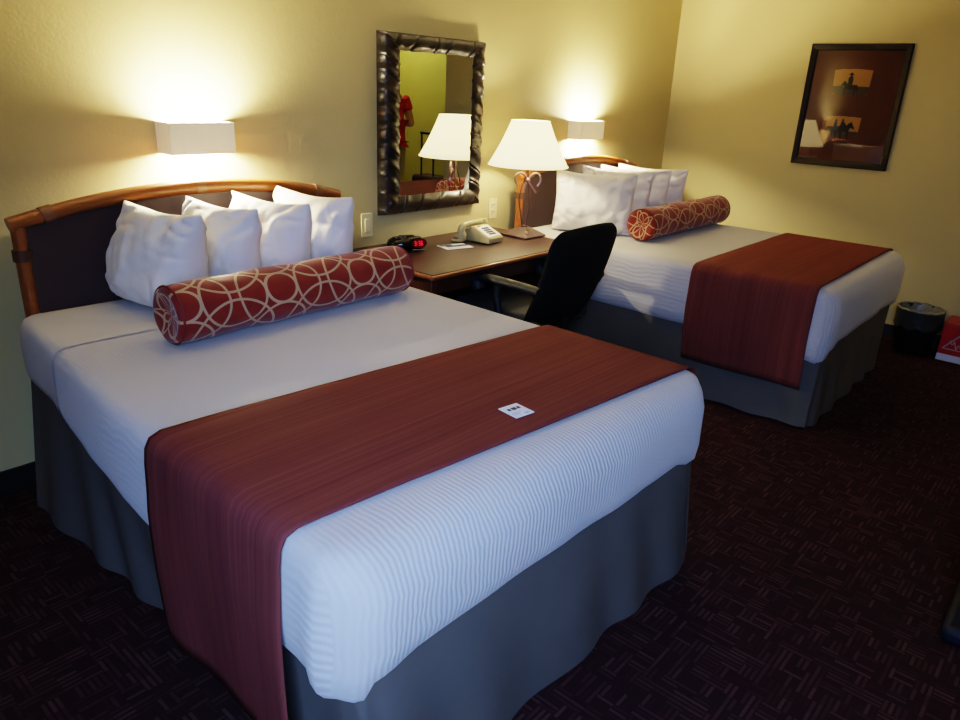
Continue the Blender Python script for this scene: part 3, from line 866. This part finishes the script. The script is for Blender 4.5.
def clock_radio():
    r = empty('clock_radio', (1.780, -.180, DZ + .001), 'black clock radio with glowing red digits on the desk left corner', 'clock', rz=math.radians(-22))
    bm = bmesh.new(); n = 40
    prof = [(.001, .002), (.80, .002), (.92, .010), (1.0, .026), (.985, .036), (.90, .050), (.70, .060), (.35, .064), (.001, .065)]
    lathe(bm, [(q, z) for q, z in prof], n=n, squash=(.098, .062), cap0=False, cap1=False)
    b = finish('case', bm, 'black_gloss', r, angle=50)
    # protruding display pod on the right of the front
    mt = Matrix.Translation((.040, -.048, .036)) @ Matrix.Rotation(math.radians(10), 4, 'Z') @ Matrix.Rotation(math.radians(78), 4, 'X')
    bm = bmesh.new(); lathe(bm, [(1.0, -.03), (1.0, .010), (.93, .016), (.86, .0165)], n=36, mtx=mt, squash=(.046, .027)); pod = finish('display_bezel', bm, 'black_gloss', r, angle=40)
    bm = bmesh.new(); lathe(bm, [(.84, .0160), (.84, .0172)], n=36, mtx=mt, squash=(.046, .027)); finish('display_window', bm, M['led_dim'], pod, angle=40)
    seg = {'3': 'abgcd', '6': 'afgedc'}
    bm = bmesh.new()
    def digit(ch, ox):
        w, h, t = .0085, .0095, .0022
        S = {'a': (0, w, 2 * h, 2 * h + t), 'g': (0, w, h, h + t), 'd': (0, w, 0, t), 'b': (w - t, w, h, 2 * h), 'c': (w - t, w, 0, h), 'f': (0, t, h, 2 * h), 'e': (0, t, 0, h)}
        for k in seg[ch]:
            x0, x1, y0, y1 = S[k]; box(bm, ox + x0, ox + x1, y0 - .0105, y1 - .0105, .0173, .0182, mt)
    digit('3', -.026); digit('3', -.003); digit('6', .011)
    for y in (-.004, .005): box(bm, -.0115, -.0090, y - .001, y + .0015, .0173, .0182, mt)
    finish('digits', bm, 'led', pod, smooth=False)
    for i, x in enumerate((-.055, -.035, -.015)):
        bm = bmesh.new(); lathe(bm, [(.007, 0), (.008, .004), (.004, .006)], (x, -.018 - .004 * i, .058 + .0025 * i), 14); finish('button', bm, M['button_grey'], r)
    bm = bmesh.new(); box(bm, -.03, .045, .008, .026, .061, .066); finish('snooze_bar', bm, 'black_plastic', r, bevel=.003)
    bm = bmesh.new(); tube(bm, [Vector((.040, -.066, .010)) + Vector((.034 * math.sin(a), -.010 * math.cos(a) + .004, 0)) for a in [(-1.2 + 2.4 * k / 16) for k in range(17)]], .0022, 6); finish('trim', bm, 'silver', r)
    bm = bmesh.new(); tube(bm, spline([(-.07, .05, .015), (-.10, .08, .006), (-.08, .11, .004), (-.02, .13, .004)], 8), .0028, 6); finish('power_cord', bm, 'black_plastic', r)
M['led_dim'] = None
t_ = NT('dark_red_window'); n_ = t_.noise(t_.coord(), 40, 1)
t_.pbsdf(Base_Color=t_.mix(n_, (.05, .002, .004, 1), (.06, .003, .005, 1)), Roughness=.2, Emission_Color=(1, .01, .04, 1), Emission_Strength=.06); M['led_dim'] = t_.m
M['button_grey'] = simple('grey_button', (.14, .14, .15, 1), .35)
clock_radio()

def brochure():
    r = empty('brochure', (2.020, -.285, DZ + .001), 'white brochure with a navy stripe lying on the desk beside the telephone', 'brochure', rz=math.radians(-14))
    bm = bmesh.new(); box(bm, -.078, .078, -.052, .052, 0, .0018); finish('paper', bm, 'white_paper', r, smooth=False)
    bm = bmesh.new(); box(bm, -.050, .078, -.010, .022, .0018, .0023); box(bm, -.070, .0, .022, .046, .0018, .0023); finish('stripe', bm, 'ink_blue', r, smooth=False)
    bm = bmesh.new(); box(bm, -.06, .05, -.042, -.036, .0018, .0023); box(bm, -.06, .02, -.028, -.022, .0018, .0023); finish('print', bm, 'ink_pale', r, smooth=False)
brochure()

# ------------------------------------------------------------------ picture on right wall
def picture():
    y0, y1, z0, z1 = -.972, -1.566, 1.058, 1.806      # y0 left in view
    r = empty('framed_picture', (XR, (y0 + y1) / 2, z0), 'dark framed picture of two sunset horse rider prints on the right wall', 'picture')
    oy = (y0 + y1) / 2; wd = abs(y1 - y0); hg = z1 - z0; fw = .040
    Y = lambda f: (y0 - f * wd) - oy              # f=0 left edge of the view
    Z = lambda f: hg * (1 - f)
    bm = bmesh.new()
    a, b = wd / 2, hg / 2
    prof = [(0, 0), (0, -.022), (.006, -.027), (fw - .008, -.022), (fw, -.016), (fw, -.006)]
    rows = []
    for d, x in prof:
        rows.append([(x, -a + d, d), (x, a - d, d), (x, a - d, hg - d), (x, -a + d, hg - d), (x, -a + d, d)])
    V = quadstrip(bm, rows); bmesh.ops.remove_doubles(bm, verts=bm.verts[:], dist=.0003)
    finish('frame', bm, 'pic_frame', r, smooth=False)
    bm = bmesh.new(); box(bm, -.008, -.002, -a + fw - .004, a - fw + .004, fw - .004, hg - fw + .004); finish('mat_board', bm, 'mat', r, smooth=False)
    def P(fx, fz, x=-.0105): return (x, Y(fx), Z(fz))
    def horse(fx, fz, sc, flip=1):
        """generic horse outline, facing left in view; feet at fz"""
        pts = [(-.50, .58), (-.56, .50), (-.50, .46), (-.40, .52), (-.34, .46), (-.33, .34), (-.33, .18), (-.35, 0), (-.28, 0), (-.25, .20), (-.22, .34), (.0, .32), (.18, .34), (.20, .18), (.18, 0), (.25, 0), (.28, .18), (.33, .34), (.36, .20), (.40, .10), (.43, .30), (.40, .50), (.30, .57), (.05, .55), (-.15, .57), (-.26, .68), (-.36, .76), (-.42, .75), (-.43, .70)]
        return [P(fx + flip * p[0] * sc, fz - p[1] * sc * wd / hg) for p in pts]
    def rider(fx, fz, sc, flip=1):
        pts = [(-.13, 0), (-.12, .16), (-.15, .30), (-.10, .42), (-.05, .46), (-.06, .52), (-.16, .54), (-.15, .57), (-.07, .58), (-.06, .65), (.05, .65), (.06, .58), (.13, .56), (.13, .53), (.05, .52), (.05, .46), (.11, .40), (.13, .22), (.12, 0), (.06, -.28), (-.04, -.30), (-.02, -.05)]
        return [P(fx + flip * p[0] * sc, fz - p[1] * sc * wd / hg, -.0112) for p in pts]
    def pr_(name, fx0, fx1, fz0, fz1, gz, seed):
        bm = bmesh.new(); n = 14
        top = [P(fx0 + (fx1 - fx0) * i / n, fz0 + .006 * mnoise.noise(Vector((i * .5, seed, 0))) - .008 * math.sin(PI * i / n), -.0088) for i in range(n + 1)]
        poly(bm, top + [P(fx1 - .01, fz1, -.0088), P(fx0 + .01, fz1, -.0088)], (.0008, 0, 0)); p = finish(name, bm, 'sunset', r, smooth=False)
        bm = bmesh.new()
        gt = [P(fx0 + .003 + (fx1 - fx0 - .006) * i / n, gz + .012 * mnoise.noise(Vector((i * .6, seed + 3, 0))), -.0096) for i in range(n + 1)]
        poly(bm, gt + [P(fx1 - .012, fz1 - .004, -.0096), P((fx0 + fx1) / 2, fz1 + .016, -.0096), P(fx0 + .012, fz1 - .004, -.0096)], (.0008, 0, 0)); finish('ground', bm, 'dusk', p, smooth=False)
        return p
    p = pr_('print', .285, .667, .205, .40, .335, 1)
    bm = bmesh.new(); poly(bm, horse(.475, .405, .185), (.0006, 0, 0)); finish('horse', bm, 'silhouette', p, smooth=False)
    bm = bmesh.new(); poly(bm, rider(.465, .322, .185), (.0006, 0, 0)); finish('rider', bm, 'silhouette', p, smooth=False)
    p = pr_('print', .295, .650, .585, .735, .70, 5)
    for fx, fz in ((.47, .765), (.40, .770)):
        bm = bmesh.new(); poly(bm, horse(fx, fz, .235, -1), (.0006, 0, 0)); finish('horse', bm, 'silhouette', p, smooth=False)
        bm = bmesh.new(); poly(bm, rider(fx, fz - .098, .130, -1), (.0006, 0, 0)); finish('rider', bm, 'silhouette', p, smooth=False)
    bm = bmesh.new(); box(bm, -.0155, -.0135, -a + fw - .002, a - fw + .002, fw - .002, hg - fw + .002); finish('glass', bm, 'glass', r, smooth=False)
picture()

# ------------------------------------------------------------------ waste bin, carton, bag
def bin_():
    r = empty('waste_bin', (4.475, -1.985, 0), 'black waste bin with a liner folded over its rim by the wall', 'waste bin')
    bm = bmesh.new(); lathe(bm, [(.001, .0), (.100, .0), (.104, .006), (.126, .278), (.121, .278), (.100, .012), (.001, .010)], n=40, cap0=False, cap1=False); finish('bucket', bm, 'black_plastic', r, angle=40)
    bm = bmesh.new(); n = 60; rows = []
    for i, (rr, z) in enumerate([(.112, .22), (.119, .270), (.124, .286), (.131, .284), (.133, .272)]):
        rows.append([((rr + .004 * mnoise.noise(Vector((k * .9, i * .5, 0)))) * math.cos(2 * PI * k / n), (rr + .004 * mnoise.noise(Vector((k * .9, i * .5, 0)))) * math.sin(2 * PI * k / n), z + .008 * mnoise.noise(Vector((k * .45, i * .2, 3)))) for k in range(n)] )
        rows[-1].append(rows[-1][0])
    quadstrip(bm, rows); bmesh.ops.remove_doubles(bm, verts=bm.verts[:], dist=.0002); li = finish('liner', bm, 'liner', r, angle=0)
    bm = bmesh.new(); rows = []
    for i, (rr, z) in enumerate([(.134, .274), (.134, .245), (.133, .21), (.134, .165)]):
        rows.append([((rr + .004 * mnoise.noise(Vector((k * .9, i * .5, 7)))) * math.cos(2 * PI * k / n), (rr + .004 * mnoise.noise(Vector((k * .9, i * .5, 7)))) * math.sin(2 * PI * k / n), z + (.02 if i == 3 else .005) * mnoise.noise(Vector((k * .3, i, 3)))) for k in range(n)])
        rows[-1].append(rows[-1][0])
    quadstrip(bm, rows); bmesh.ops.remove_doubles(bm, verts=bm.verts[:], dist=.0002); finish('liner_cuff', bm, 'liner_dark', li, angle=0)
bin_()

def carton():
    x0, x1, y0, y1, h = 4.40, 4.62, -2.135, -2.42, .238
    r = empty('carton', ((x0 + x1) / 2, (y0 + y1) / 2, 0), 'red drinks carton with white triangle mark beside the waste bin', 'box')
    ox, oy = (x0 + x1) / 2, (y0 + y1) / 2
    bm = bmesh.new(); box(bm, x0 - ox, x1 - ox, y1 - oy, y0 - oy, .0, h); finish('box_body', bm, 'box_red', r, smooth=False, bevel=.003)
    bm = bmesh.new(); X = x0 - ox - .001
    box(bm, X, X + .002, y1 + .001 - oy, y0 - .001 - oy, .004, .046); finish('stripe', bm, 'box_white', r, smooth=False)
    bm = bmesh.new(); yc, hw = -2.235, .078
    def bar(a, b, w=.0045):
        a, b = Vector((X, a[0] - oy, a[1])), Vector((X, b[0] - oy, b[1])); d = (b - a).normalized(); nrm = d.cross(Vector((1, 0, 0))) * w
        poly(bm, [a + nrm, b + nrm, b - nrm, a - nrm], (.0012, 0, 0))
    bar((yc + hw, .080), (yc, .178)); bar((yc, .178), (yc - hw, .080)); bar((yc + hw, .080), (yc - hw, .080), .003)
    pts = [(yc + .052 - .104 * i / 14, .112 + .018 * math.sin(i * 1.9) + .012 * math.sin(i * .7)) for i in range(15)]
    for a, b in zip(pts, pts[1:]): bar(a, b, .003)
    finish('emblem', bm, 'box_line', r, smooth=False)
    bm = bmesh.new(); box(bm, x0 - ox - .0008, x1 - ox, y1 - oy, y0 - oy, h - .012, h + .001); finish('top_flap', bm, M['box_flap'], r, smooth=False)
M['box_flap'] = simple('faded_red_card', (.34, .05, .045, 1), .6, .05)
carton()

def bag():
    r = empty('duffel_bag', (1.80, -2.835, 0), 'black soft bag standing on the carpet at the right edge', 'bag')
    bm = bmesh.new(); n = 40; rows = []
    for i in range(15):
        t = i / 14; z = .005 + .42 * t; k = (math.sin(PI * (.10 + .86 * t))) ** .35
        row = []
        for j in range(n + 1):
            a = 2 * PI * j / n; c, s = math.cos(a), math.sin(a)
            e = (abs(c) ** 4 + abs(s) ** 4) ** -.25
            row.append((.25 * e * c * k, .155 * e * s * k + .004 * mnoise.noise(Vector((c * 3, s * 3, z * 8))), z))
        rows.append(row)
    V = quadstrip(bm, rows); bmesh.ops.remove_doubles(bm, verts=bm.verts[:], dist=.0003)
    bmesh.ops.holes_fill(bm, edges=[e for e in bm.edges if e.is_boundary], sides=0)
    finish('bag_body', bm, 'bag', r, angle=0)
    for y in (-.07, .07):
        bm = bmesh.new(); tube(bm, spline([(-.12, y, .40), (-.10, y, .50), (0, y * .6, .54), (.10, y, .50), (.12, y, .40)], 8), .010, 8); finish('handle', bm, 'bag', r)
    bm = bmesh.new(); box(bm, -.262, .20, -.158, .158, .002, .06); finish('base_panel', bm, 'bag_navy', r, bevel=.02)
bag()

# ------------------------------------------------------------------ suitcase and person in the hall (seen in the mirror)
def suitcase():
    r = empty('suitcase', (4.80, -2.74, 0), 'upright maroon suitcase with raised black handle, seen reflected in the mirror', 'suitcase', rz=math.radians(90))
    bm = bmesh.new(); box(bm, -.20, .20, -.12, .12, .03, .585); finish('shell', bm, 'case', r, bevel=.035, seg=4)
    bm = bmesh.new()
    tube(bm, [(-.085, .08, .57), (-.085, .08, 1.0)], .009, 8); tube(bm, [(.085, .08, .57), (.085, .08, 1.0)], .009, 8); tube(bm, [(-.097, .08, 1.0), (.097, .08, 1.0)], .014, 10); finish('pull_handle', bm, 'black_plastic', r)
    bm = bmesh.new(); box(bm, -.15, .15, -.132, -.118, .12, .45); finish('pocket', bm, 'case', r, bevel=.006)
    for x in (-.15, .15):
        for y in (-.08, .08):
            bm = bmesh.new(); tube(bm, [(x - .012, y, .024), (x + .012, y, .024)], .024, 14); finish('wheel', bm, 'black_plastic', r)
suitcase()

def skin_chain(name, verts, edges, radii, mat, parent, root=0, sub=2):
    me = bpy.data.meshes.new(name); me.from_pydata(verts, edges, []); me.materials.append(M[mat])
    o = bpy.data.objects.new(name, me); COL.objects.link(o); o.parent = parent
    sk = o.modifiers.new('skin', 'SKIN'); sk.use_smooth_shade = True
    layer = me.skin_vertices[0].data if me.skin_vertices else None
    if layer is None:
        bpy.context.view_layer.objects.active = o; bpy.ops.mesh.customdata_skin_add(); layer = me.skin_vertices[0].data
    for i, rr in enumerate(radii):
        layer[i].radius = rr if isinstance(rr, tuple) else (rr, rr); layer[i].use_root = (i == root)
    s = o.modifiers.new('sub', 'SUBSURF'); s.levels = sub; s.render_levels = sub
    return o

def person():
    # stands in the hall opening, facing roughly along -y (local -y is forward), forearms raised in front
    r = empty('person', (5.0, -3.60, 0), 'person in red short-sleeved shirt and khaki trousers reflected in the mirror', 'person', rz=math.radians(18))
    K = {}
    verts, edges, rad = [], [], []
    def add(n, p, rr, to=None):
        K[n] = len(verts); verts.append(p); rad.append(rr)
        if to: edges.append((K[to], K[n]))
    add('pelvis', (0, 0, .88), (.145, .105)); add('waist', (0, .0, 1.03), (.125, .092), 'pelvis'); add('chest', (0, .005, 1.19), (.145, .100), 'waist')
    add('collar', (0, .015, 1.315), (.105, .075), 'chest'); add('neck', (0, .0, 1.385), (.048, .048), 'collar'); add('head0', (0, -.012, 1.455), (.058, .068), 'neck'); add('head1', (0, -.015, 1.53), (.072, .088), 'head0'); add('head2', (0, -.01, 1.59), (.060, .074), 'head1')
    for s, n in ((-1, 'L'), (1, 'R')):
        add('hip' + n, (s * .085, 0, .80), (.088, .092), 'pelvis'); add('knee' + n, (s * .09, -.01, .46), (.055, .058), 'hip' + n); add('calf' + n, (s * .09, .01, .30), (.050, .052), 'knee' + n)
        add('ank' + n, (s * .09, .015, .09), (.034, .036), 'calf' + n); add('toe' + n, (s * .10, -.13, .035), (.036, .026), 'ank' + n)
        add('sho' + n, (s * .155, .015, 1.285), (.056, .056), 'collar'); add('elb' + n, (s * .225, .075, 1.03), (.036, .038), 'sho' + n)
        add('fore' + n, (s * .185, -.06, 1.045), (.034, .034), 'elb' + n); add('wri' + n, (s * .105, -.20, 1.08), (.023, .026), 'fore' + n); add('palm' + n, (s * .070, -.245, 1.095), (.030, .020), 'wri' + n)
        for f in range(4):
            bx = s * (.066 - .0 * f); bz = 1.12 - .018 * f
            add(f'f{f}a' + n, (s * .045, -.275 + .003 * f, bz), .0085, 'palm' + n); add(f'f{f}b' + n, (s * (.022 + .003 * f), -.282 + .004 * f, bz - .002), .0080, f'f{f}a' + n); add(f'f{f}c' + n, (s * (.008 + .004 * f), -.268 + .003 * f, bz - .004), .0070, f'f{f}b' + n)
        add('tha' + n, (s * .072, -.235, 1.128), .0095, 'wri' + n); add('thb' + n, (s * .052, -.250, 1.150), .0085, 'tha' + n)
    skin_chain('body', verts, edges, rad, 'skin', r)
    # face details
    bm = bmesh.new(); lathe(bm, [(.001, 0), (.012, .008), (.010, .022), (.004, .040)], (0, -.095, 1.495), 12); finish('nose', bm, 'skin', r)
    for s in (-1, 1):
        bm = bmesh.new(); bmesh.ops.create_uvsphere(bm, u_segments=12, v_segments=8, radius=.010, matrix=Matrix.Translation((s * .028, -.088, 1.535))); finish('eye', bm, 'hair', r)
        bm = bmesh.new(); bmesh.ops.create_uvsphere(bm, u_segments=12, v_segments=8, radius=1, matrix=Matrix.Translation((s * .074, -.01, 1.515)) @ Matrix.Diagonal((.010, .020, .030, 1))); finish('ear', bm, 'skin', r)
    bm = bmesh.new(); box(bm, -.022, .022, -.096, -.088, 1.462, 1.470); finish('mouth', bm, M['lip'], r, bevel=.003)
    # hair cap
    bm = bmesh.new(); bmesh.ops.create_uvsphere(bm, u_segments=28, v_segments=18, radius=1, matrix=Matrix.Translation((0, .012, 1.545)) @ Matrix.Diagonal((.092, .108, .108, 1)))
    bmesh.ops.delete(bm, geom=[v for v in bm.verts if (v.co.y < -.03 and v.co.z < 1.58) or v.co.z < 1.46], context='VERTS'); h = finish('hair', bm, 'hair', r, angle=0)
    h.modifiers.new('thick', 'SOLIDIFY').thickness = .012
    # shirt
    V = [(0, .0, .86), (0, 0, .94), (0, .0, 1.04), (0, .005, 1.19), (0, .015, 1.325), (-.155, .015, 1.29), (-.195, .045, 1.16), (.155, .015, 1.29), (.195, .045, 1.16)]
    E_ = [(0, 1), (1, 2), (2, 3), (3, 4), (4, 5), (5, 6), (4, 7), (7, 8)]
    skin_chain('shirt', V, E_, [(.170, .128), (.166, .124), (.150, .112), (.164, .116), (.105, .080), (.074, .072), (.064, .064), (.074, .072), (.064, .064)], 'shirt', r, 1)
    V = [(0, 0, .90), (-.088, 0, .80), (-.092, -.01, .46), (-.092, .012, .09), (.088, 0, .80), (.092, -.01, .46), (.092, .012, .09)]
    skin_chain('trousers', V, [(0, 1), (1, 2), (2, 3), (0, 4), (4, 5), (5, 6)], [(.150, .112), (.098, .102), (.070, .074), (.062, .068), (.098, .102), (.070, .074), (.062, .068)], 'pants', r, 0)
    for s in (-1, 1):
        V = [(s * .09, .035, .04), (s * .092, -.04, .045), (s * .10, -.15, .03)]
        skin_chain('shoe', V, [(0, 1), (1, 2)], [(.042, .038), (.046, .040), (.040, .026)], 'shoe', r, 1)
M['lip'] = simple('lip', (.40, .14, .12, 1), .5)
person()

# ------------------------------------------------------------------ camera
cam_d = bpy.data.cameras.new('camera'); cam = bpy.data.objects.new('camera', cam_d); COL.objects.link(cam)
Yw, Pt, Rl, F = -0.8648, -0.3588, 0.0456, 723.99
f = Vector((-math.sin(Yw) * math.cos(Pt), math.cos(Yw) * math.cos(Pt), math.sin(Pt)))
ri = Vector((math.cos(Yw), math.sin(Yw), 0)); up = ri.cross(f)
r2 = ri * math.cos(Rl) + up * math.sin(Rl); u2 = -ri * math.sin(Rl) + up * math.cos(Rl)
mw = Matrix((r2, u2, -f)).transposed().to_4x4(); mw.translation = (-0.6346, -2.7469, 1.4435)
cam.matrix_world = mw
cam_d.sensor_fit = 'HORIZONTAL'; cam_d.sensor_width = 36; cam_d.lens = F / 960 * 36; cam_d.clip_start = .05
SC.camera = cam

# ------------------------------------------------------------------ light
wd = bpy.data.worlds.new('world'); SC.world = wd; wd.use_nodes = True
bg = wd.node_tree.nodes['Background']; bg.inputs[0].default_value = (.45, .62, 1, 1); bg.inputs[1].default_value = .8
al = bpy.data.lights.new('daylight', 'AREA'); al.shape = 'RECTANGLE'; al.size = WX1 - WX0; al.size_y = WZ1 - WZ0; al.energy = 72; al.spread = math.radians(90); al.color = (.33, .51, 1)
ao = bpy.data.objects.new('daylight', al); COL.objects.link(ao); ao.location = ((WX0 + WX1) / 2, YF - .045, (WZ0 + WZ1) / 2); ao.rotation_euler = (math.radians(90 - 32), 0, math.radians(-58))

hl = bpy.data.lights.new('hall_fill', 'POINT'); hl.energy = 26; hl.color = (1, .92, .70); hl.shadow_soft_size = .12  # added fill light without a fixture, brightens the hall wall for the mirror
ho = bpy.data.objects.new('hall_fill', hl); COL.objects.link(ho); ho.location = (5.15, -3.9, 2.35)

SC.view_settings.view_transform = 'Filmic'
SC.view_settings.look = 'High Contrast'
SC.view_settings.exposure = -0.46
SC.cycles.use_denoising = True
SC.cycles.max_bounces = 8
SC.cycles.sample_clamp_indirect = 8
